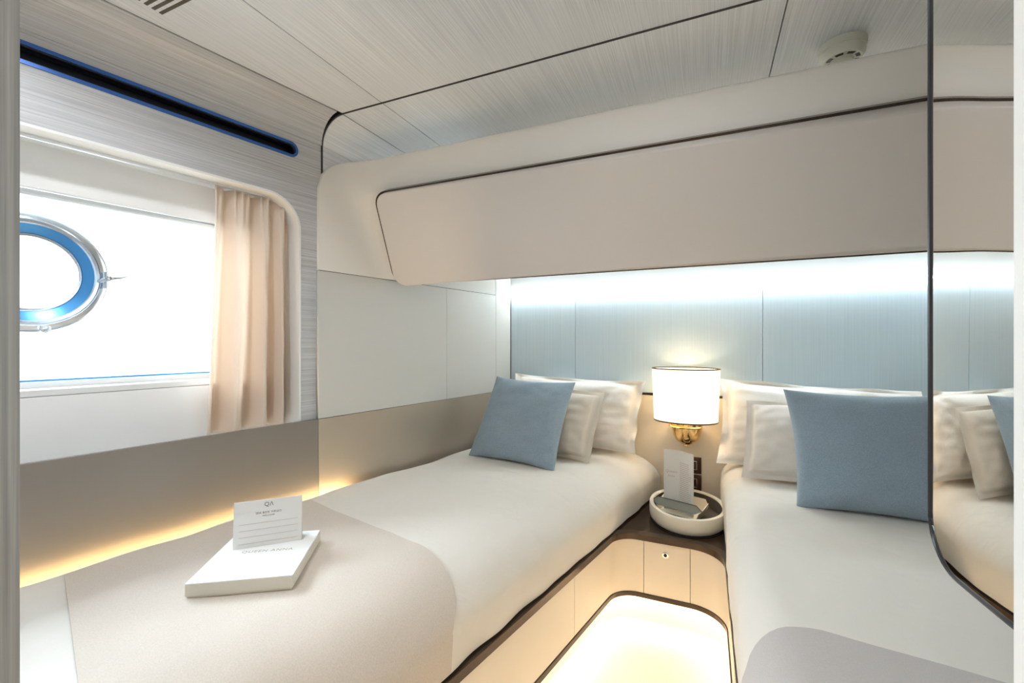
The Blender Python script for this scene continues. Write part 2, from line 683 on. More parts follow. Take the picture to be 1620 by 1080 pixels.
# part of the hull wall behind the side panels of the bunk
b = plate([[(S(YS), 0), (S(YB) + 0.02, 0), (S(YB) + 0.02, 1.62), (S(YS), 1.62)]], 0.02, LM(-0.022))
obj('wall_left_bunk', b, 'cream', kind='structure')
obj('wall_back', box(-1.6, XR + 0.1, YB + 0.012, YB + 0.06, 0, CEIL), 'white', kind='structure')
obj('wall_right', box(XR, XR + 0.05, 0.2, YB + 0.012, 0, CEIL), 'cream', kind='structure')

# side panels: lower band and pale panel above, standing 12 mm proud
SP0 = 1.198
b = plate([[(S(0.2), 0.0), (S(SP0) - 0.001, 0.0), (S(SP0) - 0.001, WSC), (S(0.2), WSC)]], 0.016, LM(0.0))
obj('trim_3', b, 'wainscot_dark', kind='structure')
b = plate([[(S(SP0) + 0.001, 0.0), (S(YB) - 0.004, 0.0), (S(YB) - 0.004, WSC - 0.001), (S(SP0) + 0.001, WSC - 0.001)]], 0.016, LM(0.0))
obj('trim_4', b, 'wainscot_beige', kind='structure')
b = bmesh.new()
for y0, y1 in ((SP0, 1.86), (1.862, 2.25), (2.253, 2.392)):
    z1 = 1.422 if y1 < 2.3 else 1.60
    merge(b, plate([[(S(y0), WSC + 0.001), (S(y1), WSC + 0.001), (S(y1), z1), (S(y0), z1)]], 0.014, LM(0.0)))
merge(b, plate([[(S(1.45), 1.425), (S(2.2505), 1.425), (S(2.2505), 1.6), (S(1.45), 1.6)]], 0.013, LM(0.0)))
obj('trim_5', b, 'cream', kind='structure')
# dark joint behind those panels
b = plate([[(S(SP0 + 0.004), 0.02), (S(2.392), 0.02), (S(2.392), 1.595), (S(SP0 + 0.004), 1.595)]], 0.008, LM(0.0))
obj('trim_6', b, 'dark_gap', kind='structure')

# back wall: white head panel, silk panel, cream lower panel, dark joints
XC = LX(YB) + 0.006
BM = frame((0, YB, 0), (1, 0, 0), (0, 0, 1))


def back(x0, x1, z0, z1, y_off, th, mat, name, kind='structure'):
    b_ = box(x0, x1, YB - y_off - th, YB - y_off, z0, z1)
    return obj(name, b_, mat, kind=kind)


b = box(XC + 0.008, -0.666, YB - 0.004, YB + 0.01, 0.893, 1.433)
merge(b, box(-0.664, 0.25, YB - 0.004, YB + 0.01, 0.893, 1.433))
merge(b, box(0.252, XR, YB - 0.004, YB + 0.01, 0.893, 1.433))
obj('wall_back_silk', b, 'silk', kind='structure')
obj('wall_back_head', box(XC, XR, YB - 0.002, YB + 0.01, 1.437, 1.66), 'head', kind='structure')
obj('wall_back_lower', box(XC, XR, YB - 0.012, YB + 0.01, 0.0, 0.880), 'base_cream', kind='structure')
obj('trim_7', box(XC, XR, YB - 0.014, YB + 0.01, 0.8805, 0.8925), 'bronze', kind='structure')
obj('trim_8', box(XC - 0.004, XC + 0.008, YB - 0.008, YB + 0.008, 0.893, 1.433), 'dark_gap', kind='structure')

# door wall and the corridor behind the camera
JX, RX = -0.612, 0.0935
obj('wall_door_left', box(-1.9, JX, 0.09, 0.20, 0, CEIL), 'jamb_grain', kind='structure')
obj('wall_door_right', box(RX, XR + 0.05, 0.09, 0.20, 0, CEIL), 'white', kind='structure')
obj('wall_corridor_back', box(-1.7, 1.05, -1.25, -1.2, 0, 2.1), 'cream', kind='structure')
obj('wall_corridor_left', box(-1.25, -1.2, -1.2, 0.09, 0, 2.1), 'cream', kind='structure')
obj('wall_corridor_right', box(0.95, 1.0, -1.2, 0.09, 0, 2.1), 'cream', kind='structure')
obj('ceiling_corridor', box(-1.25, 1.05, -1.25, 0.09, 2.0, 2.05), 'white', kind='structure')

# ------------------------------------------------------------------ window
win = thing('window_1', 'wide cabin window in the hull wall with pale surround', 'window', LP(0.5, 1.045, -0.2))
del win['label'], win['category']
win['kind'] = 'structure'
RD = 0.115      # depth to pelmet / lower panel
GD = 0.20       # depth to the pane
# reveal around the opening: follows the opening outline
ol = [(S(WY1), WSC - 0.04)] + [p for p in opening[2:-1]] + [(S(WY0), WZ1)]
ol = [(S(WY1), WZ0)] + [p for p in opening if not (abs(p[1] - WZ0) < 1e-6 or abs(p[0] - S(WY0)) < 1e-6)] + [(S(WY0), WZ1)]
bb = bmesh.new()


def lw(p, off):
    q = L0 + LD * p[0] + LN * off
    return (q.x, q.y, p[1])


rr = []
for p in ol:
    rr.append([bb.verts.new(lw(p, 0.004)), bb.verts.new(lw(p, -GD - 0.03))])
for i in range(len(rr) - 1):
    bb.faces.new((rr[i][0], rr[i][1], rr[i + 1][1], rr[i + 1][0]))
thicken(bb, 0.007)
obj('reveal', bb, 'white', win, smooth=True)
b = plate([[(S(WY0), 1.552), (S(WY1) + 0.02, 1.552), (S(WY1) + 0.02, WZ1 + 0.03), (S(WY0), WZ1 + 0.03)]], 0.02, LM(-RD - 0.02))
obj('pelmet', b, 'pelmet', win)
b = plate([[(S(WY0), 1.540), (S(WY1) + 0.02, 1.540), (S(WY1) + 0.02, 1.547), (S(WY0), 1.547)]], 0.06, LM(-RD - 0.075))
obj('blind_rail', b, 'white', win)
b = plate([[(S(WY0), WZ0), (S(WY1) + 0.02, WZ0), (S(WY1) + 0.02, 1.017), (S(WY0), 1.017)]], 0.02, LM(-RD - 0.02))
obj('lower_panel', b, 'pelmet', win)
b = plate([[(S(WY0), 1.020), (S(WY1) + 0.02, 1.020), (S(WY1) + 0.02, 1.034), (S(WY0), 1.034)]], GD - RD + 0.02, LM(-GD - 0.022))
obj('sill', b, 'white', win)
b = plate([[(S(WY0), 1.0), (S(WY1) + 0.03, 1.0), (S(WY1) + 0.03, 1.60), (S(WY0), 1.60)],
           round_poly([(S(-0.15), 1.050), (S(0.972), 1.050), (S(0.972), 1.545), (S(-0.15), 1.545)], 0.012, 4)], 0.015, LM(-GD - 0.025))
obj('window_frame', b, 'white', win)
b = plate([round_poly([(S(-0.15) + 0.001, 1.051), (S(0.972) - 0.001, 1.051), (S(0.972) - 0.001, 1.556), (S(-0.15) + 0.001, 1.556)], 0.012, 4),
           round_poly([(S(-0.15) + 0.005, 1.056), (S(0.972) - 0.005, 1.056), (S(0.972) - 0.005, 1.549), (S(-0.15) + 0.005, 1.549)], 0.01, 4)], 0.014, LM(-GD - 0.026))
obj('gasket', b, 'blue_tint', win)
b = plate([[(S(-0.145), 1.055), (S(0.968), 1.055), (S(0.968), 1.540), (S(-0.145), 1.540)]], 0.004, LM(-GD - 0.022))
obj('pane', b, 'glass', win)
# closing behind the window box, beyond the frame
obj('wall_left_outer', plate([[(S(-0.6), 0.5), (S(1.6), 0.5), (S(1.6), 2.0), (S(-0.6), 2.0)],
                              [(S(-0.16), 1.04), (S(0.98), 1.04), (S(0.98), 1.555), (S(-0.16), 1.555)]], 0.02, LM(-GD - 0.06)),
    'white', kind='structure')
# the sea outside
obj('floor_sea', prism([(-400, -400), (-3.2, -400), (-3.2, 400), (-400, 400)], -2.62, -2.6), 'sea', kind='structure')

# porthole ring on the pane
PC = LP(0.515, 1.344, -GD + 0.001)
PM = frame(PC, LD, (0, 0, 1))
port = thing('porthole', 'round steel porthole mounted over the window pane, its inner bezel coloured with a blue sky reflection', 'porthole', PC)


def ring2(r_in, r_out, z0, z1, bev=0.003, n=72):
    pr = [(r_in, z0), (r_out, z0), (r_out, z1 - bev), (r_out - bev, z1), (r_in + bev, z1), (r_in, z1 - bev)]
    return lathe(pr, 0, 0, n)


obj('outer_flange', xf(lathe([(0.142, 0), (0.160, 0), (0.160, 0.005), (0.155, 0.009), (0.142, 0.012)], 0, 0, 72), PM), 'steel', port, smooth=True)
obj('ring', xf(lathe([(0.128, 0.0), (0.1415, 0.0), (0.1415, 0.014), (0.138, 0.018), (0.131, 0.018), (0.128, 0.015)], 0, 0, 72), PM), 'steel', port, smooth=True)
obj('bezel', xf(lathe([(0.103, 0.0), (0.1278, 0.0), (0.1278, 0.014), (0.122, 0.011), (0.105, 0.004)], 0, 0, 72), PM), 'blue_tint', port, smooth=True,
    label='inner bezel with a blue sky reflection in its colour')
obj('inner_rim', xf(lathe([(0.096, 0.0), (0.1028, 0.0), (0.1028, 0.006), (0.096, 0.006)], 0, 0, 72), PM), 'steel', port, smooth=True)
lt = obj('latch', xf(merge(tube([(0.138, -0.010, 0.026), (0.150, -0.004, 0.034), (0.165, 0.000, 0.036), (0.180, 0.002, 0.034), (0.197, 0.010, 0.030)],
                               0.004, 10, radii=[0.006, 0.007, 0.005, 0.004, 0.002]),
                          tube([(0.150, -0.03, 0.020), (0.150, 0.018, 0.020)], 0.0065, 10)), PM), 'steel', port, smooth=True)
obj('pivot_knob', xf(disc(0.008, 0.034, 0.046, 0.153, -0.002, 20, bev=0.002), PM), 'chrome', lt, smooth=True)
obj('hinge_eye', xf(lathe([(0.006, 0.02), (0.011, 0.02), (0.011, 0.030), (0.006, 0.030)], 0.028, -0.150, 24), PM), 'chrome', port, smooth=True)

# ------------------------------------------------------------------ curtain
cy0, cy1 = 0.885, 1.128
ct = thing('curtain', 'blush satin curtain gathered in folds at the right end of the window', 'curtain', LP(1.0, 0.86, -0.06))
NU, NV = 150, 60


def curtain_P(i, j):
    u = i / NU
    v = j / NV                    # 0 bottom, 1 top
    z = 0.86 + v * (1.655 - 0.86)
    flare = 0.030 * (1 - v) ** 1.6
    y = cy0 - flare + u * (cy1 - cy0 + flare)
    ph = 2 * PI * (u * 3.7 + 0.16 * math.sin(2.2 * u * PI + 0.6)) + 0.35 * nz(u * 3, v * 2.2, 4)
    amp = 0.021 + 0.020 * (1 - v) + 0.005 * nz(u * 4, v * 3, 1)
    top = max(0, (v - 0.80) / 0.2)
    amp *= (1 - 0.45 * top)
    d = amp * (math.sin(ph) + 0.28 * math.sin(2 * ph + 1.2))
    d += 0.006 * nz(u * 9, v * 5, 7) * (1 - abs(2 * v - 1) * 0.5)
    d += 0.010 * top * math.sin(2 * PI * u * 9 + 1)
    y += 0.006 * math.cos(ph) * (0.5 + 0.5 * (1 - v))
    y = min(y, cy1 + 0.002)
    q = LP(y, z, -0.055 + d)
    return q


bb, _ = grid(curtain_P, NU, NV)
thicken(bb, 0.0012)
obj('fabric', bb, 'curtain', ct, smooth='all')
obj('track', plate([[(S(-0.2), 1.660), (S(1.132), 1.660), (S(1.132), 1.668), (S(-0.2), 1.668)]], 0.02, LM(-0.066)), 'white', ct)

# ------------------------------------------------------------------ long dark slot vent
vent = thing('slot_vent', 'long black slot vent with a blue rim in the hull wall above the window', 'vent', LP(0.5, 1.812))
so = round_poly([(S(-0.2), 1.810), (S(1.130), 1.810), (S(1.130), 1.864), (S(-0.2), 1.864)], 0.0265, 8)
si = round_poly([(S(-0.19), 1.819), (S(1.122), 1.819), (S(1.122), 1.855), (S(-0.19), 1.855)], 0.0175, 8)
obj('rim', plate([so, si], 0.006, LM(-0.003)), 'blue_edge', vent)
obj('liner', plate([so, si], 0.038, LM(-0.0415)), 'slot_dark', vent)
obj('backing', plate([so], 0.004, LM(-0.045)), 'slot_dark', vent)

# ceiling vent: slots cut side by side
cv = thing('ceiling_vent', 'narrow slotted air grille in the ceiling over the window', 'vent', (-1.13, 0.59, CEIL))
for k in range(12):
    y = 0.662 - 0.0165 * k
    x0 = -1.262 + 0.0 * k
    obj('slot', box(x0, -1.0, y - 0.004, y + 0.004, CEIL - 0.0012, CEIL + 0.001, 0.0003, 1), 'tray_lining', cv)

# smoke detector
sd = thing('smoke_detector', 'round ivory smoke detector on the ceiling above the bunk', 'smoke detector', (0.352, 1.50, CEIL - 0.052))
obj('base', disc(0.056, CEIL - 0.020, CEIL, 0.352, 1.50, 40, bev=0.003), 'detector', sd, smooth=True)
obj('body', lathe([(0.0, CEIL - 0.020), (0.053, CEIL - 0.020), (0.052, CEIL - 0.034), (0.044, CEIL - 0.043), (0.020, CEIL - 0.043), (0.0, CEIL - 0.043)][1:-1],
                  0.352, 1.50, 48), 'detector', sd, smooth=True)
obj('sensor_cap', disc(0.026, CEIL - 0.052, CEIL - 0.040, 0.352, 1.50, 32, bev=0.003), 'detector', sd, smooth=True)
for k in range(8):
    a0 = 2 * PI * k / 8 + 0.1
    pts = []
    for r, rg in ((0.030, range(5)), (0.040, range(4, -1, -1))):
        for q in rg:
            a = a0 + 0.52 * q / 4
            pts.append((0.352 + r * math.cos(a), 1.50 + r * math.sin(a)))
    obj('slit', prism(pts, CEIL - 0.0436, CEIL - 0.040), 'dark_gap', sd)

# ------------------------------------------------------------------ upper bunk
bunk = thing('upper_bunk', 'cream upholstered upper bunk across the back of the cabin', 'bunk bed', (0.0, 1.4, 1.42))
ZT, ZL, ZB = 1.874, 1.741, 1.424       # top, dark line, lower edge
YT, YBOT = 1.360, 1.555


def yf(z):
    if z >= ZL:
        return YT
    return YT + (YBOT - YT) * (ZL - z) / (ZL - ZB)


SO = 0.014


def plan(z, r=0.13, n=14):
    """front line of the bunk surround at height z: hull wall, fillet, straight across"""
    y = yf(z)
    pts = []
    cor = Vector((LX(y) + SO / 0.98, y))
    d1 = Vector((-LD.x, -LD.y))
    d2 = Vector((1, 0))
    ang = math.acos(d1.dot(d2))
    dd = r / math.tan(ang / 2)
    a = cor + d1 * dd
    c = cor + d2 * dd
    s0 = Vector((LX(SP0) + SO / 0.98, SP0))
    if a.y < SP0 + 0.005:
        a = Vector((LX(SP0 + 0.005) + SO / 0.98, SP0 + 0.005))
    for k in range(4):
        pts.append(s0 + (a - s0) * k / 4)
    for k in range(n + 1):
        t_ = k / n
        pts.append(a * (1 - t_) ** 2 + cor * 2 * t_ * (1 - t_) + c * t_ ** 2)
    e = Vector((XR - 0.002, y))
    for k in range(1, 13):
        pts.append(c + (e - c) * k / 12)
    return pts


NR = 26
base_plan = plan(ZT)
cum = [0]
for i in range(1, len(base_plan)):
    cum.append(cum[-1] + (base_plan[i] - base_plan[i - 1]).length)


def ztop(i):
    s_ = cum[i]
    r = 0.215
    if s_ >= r:
        return ZT
    return ZT - 0.145 * (1 - math.sqrt(max(1 - ((r - s_) / r) ** 2, 0)))


bb = bmesh.new()
cols = []
for i in [-1] + list(range(len(base_plan))):
    ret = i < 0
    i = max(i, 0)
    zt = ztop(i)
    col = []
    for k in range(NR + 1):
        z = ZB + (zt - 0.010 - ZB) * k / NR
        p = plan(z)[i]
        col.append(Vector((p.x, p.y, z)))
    p = plan(zt)[i]
    dirn = (base_plan[min(i + 1, len(base_plan) - 1)] - base_plan[max(i - 1, 0)]).normalized()
    nn = Vector((-dirn.y, dirn.x))      # away from the camera
    for (dn, dz) in ((0.002, -0.004), (0.006, -0.0005), (0.012, 0.0), (0.050, 0.0), (0.054, -0.02), (0.054, -0.10)):
        col.append(Vector((p.x + nn.x * dn, p.y + nn.y * dn, zt + dz)))
    if ret:
        col = [v - Vector((LN.x, LN.y, 0)) * 0.0145 for v in col]
    cols.append([bb.verts.new(v) for v in col])
for i in range(len(cols) - 1):
    for k in range(len(cols[0]) - 1):
        bb.faces.new((cols[i][k], cols[i + 1][k], cols[i + 1][k + 1], cols[i][k + 1]))
obj('surround', bb, 'cream_leather', bunk, smooth=True)
# deck under the bunk mattress
b = prism([(LX(1.58) + 0.03, 1.58), (XR - 0.002, 1.58), (XR - 0.002, YB - 0.004), (LX(YB) + 0.03, YB - 0.004)], 1.60, 1.64)
obj('deck', b, 'white', bunk)
b = prism([(LX(1.62) + 0.10, 1.62), (XR - 0.06, 1.62), (XR - 0.06, YB - 0.05), (LX(YB) + 0.08, YB - 0.05)], 1.64, 1.76, 0.03, 3)
obj('mattress', b, 'mattress', bunk, smooth=True)
# padded fascia, leaning in towards its lower edge
fx0 = -1.155
FV = Vector((0, YT - YBOT, ZL - ZB))
flen = FV.length
FM = frame((0, YBOT, ZB), (1, 0, 0), FV)
fas = round_poly([(-1.208, -0.006), (XR - 0.004, -0.006), (XR - 0.004, flen), (-1.152, flen)], [0.05, 0.0, 0.0, 0.055], 10)


def rounded_slab(outline, th, bev, seg, mtx):
    b_ = prism(outline, 0, th)
    top = [e for e in b_.edges if abs(e.verts[0].co.z - th) < 1e-6 and abs(e.verts[1].co.z - th) < 1e-6]
    bmesh.ops.bevel(b_, geom=top, offset=bev, segments=seg, affect='EDGES', profile=0.5, clamp_overlap=True)
    big = max(b_.faces, key=lambda f: f.calc_area() * (1 if f.calc_center_median().z > th * 0.9 else 0))
    bmesh.ops.inset_region(b_, faces=[big], thickness=0.005, depth=0.0)
    return xf(b_, mtx)


obj('fascia_pad', rounded_slab(fas, 0.046, 0.026, 6, FM), 'taupe_leather', bunk, smooth='all', label='pale taupe padded front')
fas2 = round_poly([(-1.2245, -0.010), (XR - 0.004, -0.010), (XR - 0.004, flen + 0.0055), (-1.1685, flen + 0.0055)], [0.060, 0.0, 0.0, 0.062], 10)
obj('piping', rounded_slab(fas2, 0.030, 0.002, 1, FM), 'bronze', bunk, label='dark bronze piping round the padded front')

# cool LED strip along the back wall
ls = thing('led_strip', 'cool white light strip along the back wall under the bunk', 'light strip', (0, YB - 0.01, 1.435))
pr = []
for k in range(9):
    a = -PI / 2 + PI * k / 8
    pr.append((YB - 0.002 - 0.024 * math.cos(a) ** 0.5 if k not in (0, 8) else YB - 0.002, 1.436 + 0.0045 * math.sin(a)))
bb = bmesh.new()
e0 = [bb.verts.new((XC + 0.01, y, z)) for y, z in pr]
e1 = [bb.verts.new((XR - 0.003, y, z)) for y, z in pr]
for i in range(8):
    bb.faces.new((e0[i], e1[i], e1[i + 1], e0[i + 1]))
bb.faces.new(e0[::-1])
bb.faces.new(e1)
bb.faces.new((e0[0], e0[-1], e1[-1], e1[0]))
obj('diffuser', bb, 'led_cool', ls)

# unseen light strip added on the bunk's rear ledge to brighten the alcove ceiling
cl = thing('led_strip', 'unseen light strip added on the rear ledge of the upper bunk to brighten the ceiling', 'light strip', (-0.1, YB - 0.03, 1.64))
obj('housing', box(-1.0, 0.9, YB - 0.045, YB - 0.004, 1.64, 1.66), 'white', cl)  # housing of the added strip
l = bpy.data.lights.new('added_ledge_fill', 'AREA')
l.shape = 'RECTANGLE'
l.size, l.size_y = 1.9, 0.03
l.energy = 11.0
l.color = (1.0, 0.96, 0.90)
o = bpy.data.objects.new('added_ledge_fill', l)
COL.objects.link(o)
o.parent = cl
o.location = Vector((-0.05, YB - 0.03, 1.664)) - Vector(cl.location)
o.rotation_euler = (PI + 0.5, 0, 0)

# ------------------------------------------------------------------ berth bases, nightstand
ZR0, ZR1 = 0.362, 0.386      # upper bronze rail
ZP0, ZP1 = 0.148, 0.360      # cream panels
ZK = 0.130                   # lower bronze rail


def leftx(y):
    return -0.730 + 0.217 * y


YN = 1.835
RBX = 0.074


def fillet(p, q, r_, rad, n=10):
    """quarter-ish arc around corner q, coming from p going to r_"""
    P_, Q_, R_ = Vector(p), Vector(q), Vector(r_)
    da, dc = (P_ - Q_).normalized(), (R_ - Q_).normalized()
    ang = math.acos(da.dot(dc))
    d = rad / math.tan(ang / 2)
    p0, p1 = Q_ + da * d, Q_ + dc * d
    cen = Q_ + (da + dc).normalized() * (rad / math.sin(ang / 2))
    a0 = math.atan2(p0.y - cen.y, p0.x - cen.x)
    a1 = math.atan2(p1.y - cen.y, p1.x - cen.x)
    while a1 - a0 > PI:
        a1 -= 2 * PI
    while a1 - a0 < -PI:
        a1 += 2 * PI
    return [(cen.x + rad * math.cos(a0 + (a1 - a0) * k / n), cen.y + rad * math.sin(a0 + (a1 - a0) * k / n)) for k in range(n + 1)]


cornerL = (leftx(YN), YN)
cornerR = (RBX, YN)
arcL = fillet((leftx(1.0), 1.0), cornerL, (0, YN), 0.105)
arcR = fillet((-0.2, YN), cornerR, (RBX, 1.0), 0.125)
SX0, SX1 = -0.2265, -0.0527
left_path = [(leftx(0.22), 0.22), (leftx(1.469), 1.469)]
left_curve = [(leftx(1.4715), 1.4715)] + arcL + [(SX0 - 0.001, YN)]
door_path = [(SX0 + 0.001, YN), (SX1 - 0.001, YN)]
right_curve = [(SX1 + 0.001, YN)] + arcR + [(RBX, 1.20)]
right_path = [(RBX, 1.1975), (RBX, 0.22)]
whole = [(leftx(0.22), 0.22)] + arcL + arcR + [(RBX, 0.22)]

bedL = thing('berth', 'left berth with cream base panels along the hull wall under the window', 'bed', (-0.95, 1.3, 0), None)
bedR = thing('berth', 'right berth with cream base beneath the mirror panel', 'bed', (0.5, 1.3, 0), None)
obj('base_panel', strip_wall(left_path, ZP0, ZP1, 0.02), 'base_cream', bedL)
obj('base_panel', strip_wall(left_curve, ZP0, ZP1, 0.02), 'base_cream', bedL, smooth=True)
obj('base_panel', strip_wall(right_curve, ZP0, ZP1, 0.02), 'base_cream', bedR, smooth=True)
obj('base_panel', strip_wall(right_path, ZP0, ZP1, 0.02), 'base_cream', bedR)


def inset(path, d):
    P_ = [Vector(p) for p in path]
    out = []
    for i in range(len(P_)):
        dd = (P_[min(i + 1, len(P_) - 1)] - P_[max(i - 1, 0)]).normalized()
        out.append((P_[i].x - dd.y * d, P_[i].y + dd.x * d))
    return out


# continuous bronze rails and the lit plinth behind the lower one
obj('trim_9', strip_wall(inset(whole, -0.010), ZR0, ZR1, 0.035), 'bronze', kind='structure', smooth=True)
obj('trim_10', strip_wall(inset(whole, -0.004), ZK, ZP0 - 0.001, 0.03), 'bronze', kind='structure', smooth=True)
obj('trim_11', strip_wall(inset(whole, 0.065), 0.0, ZP0 - 0.02, 0.02), 'base_cream', kind='structure', smooth=True)
obj('trim_12', strip_wall(inset(whole, 0.010), ZP1 - 0.30, ZP1, 0.004) if False else strip_wall(inset(whole, 0.008), ZP0 + 0.004, ZP1 + 0.002, 0.006),
    'dark_gap', kind='structure', smooth=True)
tl = thing('led_strip', 'warm light strip hidden under the berth and nightstand base', 'light strip', (-0.15, YN, ZK))
obj('diffuser', strip_wall(inset(whole, 0.034), ZK - 0.006, ZK - 0.001, 0.018), 'led_warm', tl, smooth=True)

# mattresses under the duvets
b = prism([(LX(0.25) + 0.04, 0.25), (leftx(0.25) - 0.06, 0.25), (leftx(2.3) - 0.06, 2.36), (LX(2.36) + 0.04, 2.36)], 0.366, 0.386, 0.003)
obj('platform', b, 'mattress', bedL)
b = box(RBX + 0.06, XR - 0.02, 0.25, 2.36, 0.366, 0.386, 0.003)
obj('platform', b, 'mattress', bedR)

# warm strip in the gap between the left berth and the hull wall
wst = thing('led_strip', 'warm light strip in the gap between left berth and hull wall', 'light strip', LP(0.8, 0.545, 0.03))
obj('housing', plate([[(S(0.30), 0.545), (S(1.32), 0.545), (S(1.32), 0.552), (S(0.30), 0.552)]], 0.016, LM(0.020)), 'white', wst)
l = bpy.data.lights.new('wall_strip_light', 'AREA')
l.shape = 'RECTANGLE'
l.size, l.size_y = 0.012, 1.03
l.energy = 2.6
l.color = (1.0, 0.72, 0.38)
o = bpy.data.objects.new('wall_strip_light', l)
COL.objects.link(o)
o.parent = wst
o.location = LP(0.81, 0.556, 0.036) - Vector(wst.location)
o.rotation_euler = Matrix((( -LN.x, LD.x, 0), (-LN.y, LD.y, 0), (0, 0, -1))).to_euler()

# nightstand
ns = thing('nightstand', 'low cream nightstand with dark glossy top between the two berths', 'nightstand', (-0.14, 2.1, 0))
door = obj('door', strip_wall(door_path, ZP0, ZP1, 0.02), 'base_cream', ns)
KM = frame((-0.1435, YN - 0.0005, 0.318), (1, 0, 0), (0, 0, 1))
kn = obj('knob', xf(disc(0.0125, 0, 0.006, 0, 0, 28, bev=0.002), KM), 'chrome', door, smooth=True, label='round chrome push lock')
obj('lock_core', xf(disc(0.0065, 0.006, 0.0075, 0.0, 0, 20, bev=0.0005), KM), 'dark_gap', kn)
top_pts = [(leftx(1.8) - 0.06, 1.80)] + inset(arcL, -0.004)[3:] + inset(arcR, -0.004)[:8] + [(RBX + 0.05, 1.78), (RBX + 0.05, YB - 0.014), (leftx(2.3) - 0.06, YB - 0.014)]
obj('top', prism(inset(whole, 0.026)[1:-1] + [(RBX + 0.05, 1.72), (RBX + 0.05, YB - 0.014), (leftx(2.3) - 0.06, YB - 0.014), (leftx(1.75) - 0.05, 1.74)],
                 ZR0 + 0.004, ZR1 - 0.004), 'dark_wood', ns, label='dark glossy wood top')

# ------------------------------------------------------------------ duvets
ZD = 0.600


def duvetL(u, y, off=0.0):
    """u 0..1 from hull wall to hanging hem; y = depth along the berth"""
    xw = LX(y) + 0.062
    xe = leftx(y) + 0.012 + 0.0
    w = xe - xw
    ra, rb = 0.25, 0.125          # shoulder reach across and down
    ltop = w - ra
    larc = 0.30
    lside = ZD - rb - 0.390
    s_ = u * (ltop + larc + lside)
    if s_ < ltop:
        x, z, nx, nzz = xw + s_, ZD, 0, 1
        edge = math.exp(-s_ / 0.05)
        z += edge * (0.012 + 0.014 * nz(y * 5.0, 2.2))
    elif s_ < ltop + larc:
        a = (s_ - ltop) / larc * PI / 2
        x, z = xw + ltop + ra * math.sin(a), ZD - rb + rb * math.cos(a)
        q_ = Vector((rb * math.sin(a), ra * math.cos(a))).normalized()
        nx, nzz = q_.x, q_.y
    else:
        q = s_ - ltop - larc
        x, z, nx, nzz = xe, ZD - rb - q * (lside - 0.002) / lside, 1, 0
    k = min(1, s_ / ltop)
    side = max(0.0, (s_ - ltop) / (larc + lside))
    h = 0.006 * nz(x * 3 + 3, y * 3) + 0.003 * nz(x * 9, y * 8, 3)
    h += 0.007 * side * nz(y * 9, side * 2.0, 5) * (1.0 if off == 0 else 1.0)
    h -= 0.012 * side ** 3
    # soft tuck at the head end
    return Vector((x + nx * (h + off), y, z + nzz * (h + off)))


def duvetR(u, y, off=0.0):
    xw = XR - 0.012
    xe = RBX - 0.006
    w = xw - xe
    r = 0.085
    ltop = w - r
    larc = r * PI / 2
    lside = ZD - r - 0.390
    s_ = u * (ltop + larc + lside)
    if s_ < ltop:
        x, z, nx, nzz = xw - s_, ZD, 0, 1
    elif s_ < ltop + larc:
        a = (s_ - ltop) / r
        x, z, nx, nzz = xe + r - r * math.sin(a), ZD - r + r * math.cos(a), -math.sin(a), math.cos(a)
    else:
        q = s_ - ltop - larc
        x, z, nx, nzz = xe, ZD - r - q, -1, 0
    side = max(0.0, (s_ - ltop) / (larc + lside))
    h = 0.005 * nz(x * 3 + 13, y * 3) + 0.002 * nz(x * 9, y * 8, 3)
    h += 0.006 * side * nz(y * 8, side * 2.0, 9)
    return Vector((x + nx * (h + off), y, z + nzz * (h + off)))


def make_duvet(fn, y0, y1, label, un):
    nu, nv = 90, 110
    bb = bmesh.new()

    def P(i, j):
        y = y0 + (y1 - y0) * j / nv
        p = fn(i / nu, y)
        # round the head end down a little
        e = (y1 - y) / 0.06
        if e < 1:
            p.z -= 0.05 * (1 - math.sqrt(max(0, 1 - (1 - e) ** 2))) * (1 if p.z > 0.5 else 0.4)
        return p
    bb, vv = grid(P, nu, nv)
    # close the underside
    lo = []
    for j in (0, nv):
        a = vv[0][j].co
        lo.append(bb.verts.new((a.x, a.y, 0.388)))
    hem0, hem1 = vv[nu][0], vv[nu][nv]
    bb.faces.new([vv[0][j] for j in range(nv + 1)] + [lo[1], lo[0]])
    bb.faces.new([vv[nu][j] for j in range(nv + 1)][::-1] + [lo[0], lo[1]])
    bb.faces.new([vv[i][0] for i in range(nu + 1)] + [lo[0]])
    bb.faces.new([vv[i][nv] for i in range(nu + 1)][::-1] + [lo[1]])
    return single('duvet', bb, 'duvet', label, 'duvet', None, smooth=True)


make_duvet(duvetL, 0.215, 2.372, 'cream duvet covering the left berth under the window', 0)
make_duvet(duvetR, 0.215, 2.372, 'cream duvet covering the right berth by the mirror', 0)

# throw on the left berth: a wide band across it
TA, TB = 0.015, 0.988


def throwL(i, j, nu=80, nv=60):
    u = TA + (TB - TA) * i / nu
    xw, xe = LX(1.0), leftx(1.0)
    # the band runs square to the berth: lines of constant distance along the hull wall
    k = u * 0.99
    across = min(k * 1.16, 0.98) * 0.87
    ynear = 0.528 - 0.295 * across
    yfar = 1.122 - 0.200 * across
    yfar -= 0.085 * min(1, max(0, (k - 0.62) / 0.25)) ** 1.6
    t_ = j / nv
    y = ynear + (yfar - ynear) * t_
    lift = 0.007 + 0.0015 * nz(u * 6, y * 6, 8)
    return duvetL(u, y, lift)


bb, _ = grid(lambda i, j: throwL(i, j), 80, 60)
thicken(bb, 0.005)
single('throw_blanket', bb, 'throw', 'pale wool throw folded across the left berth under the white box', 'blanket', smooth=True)


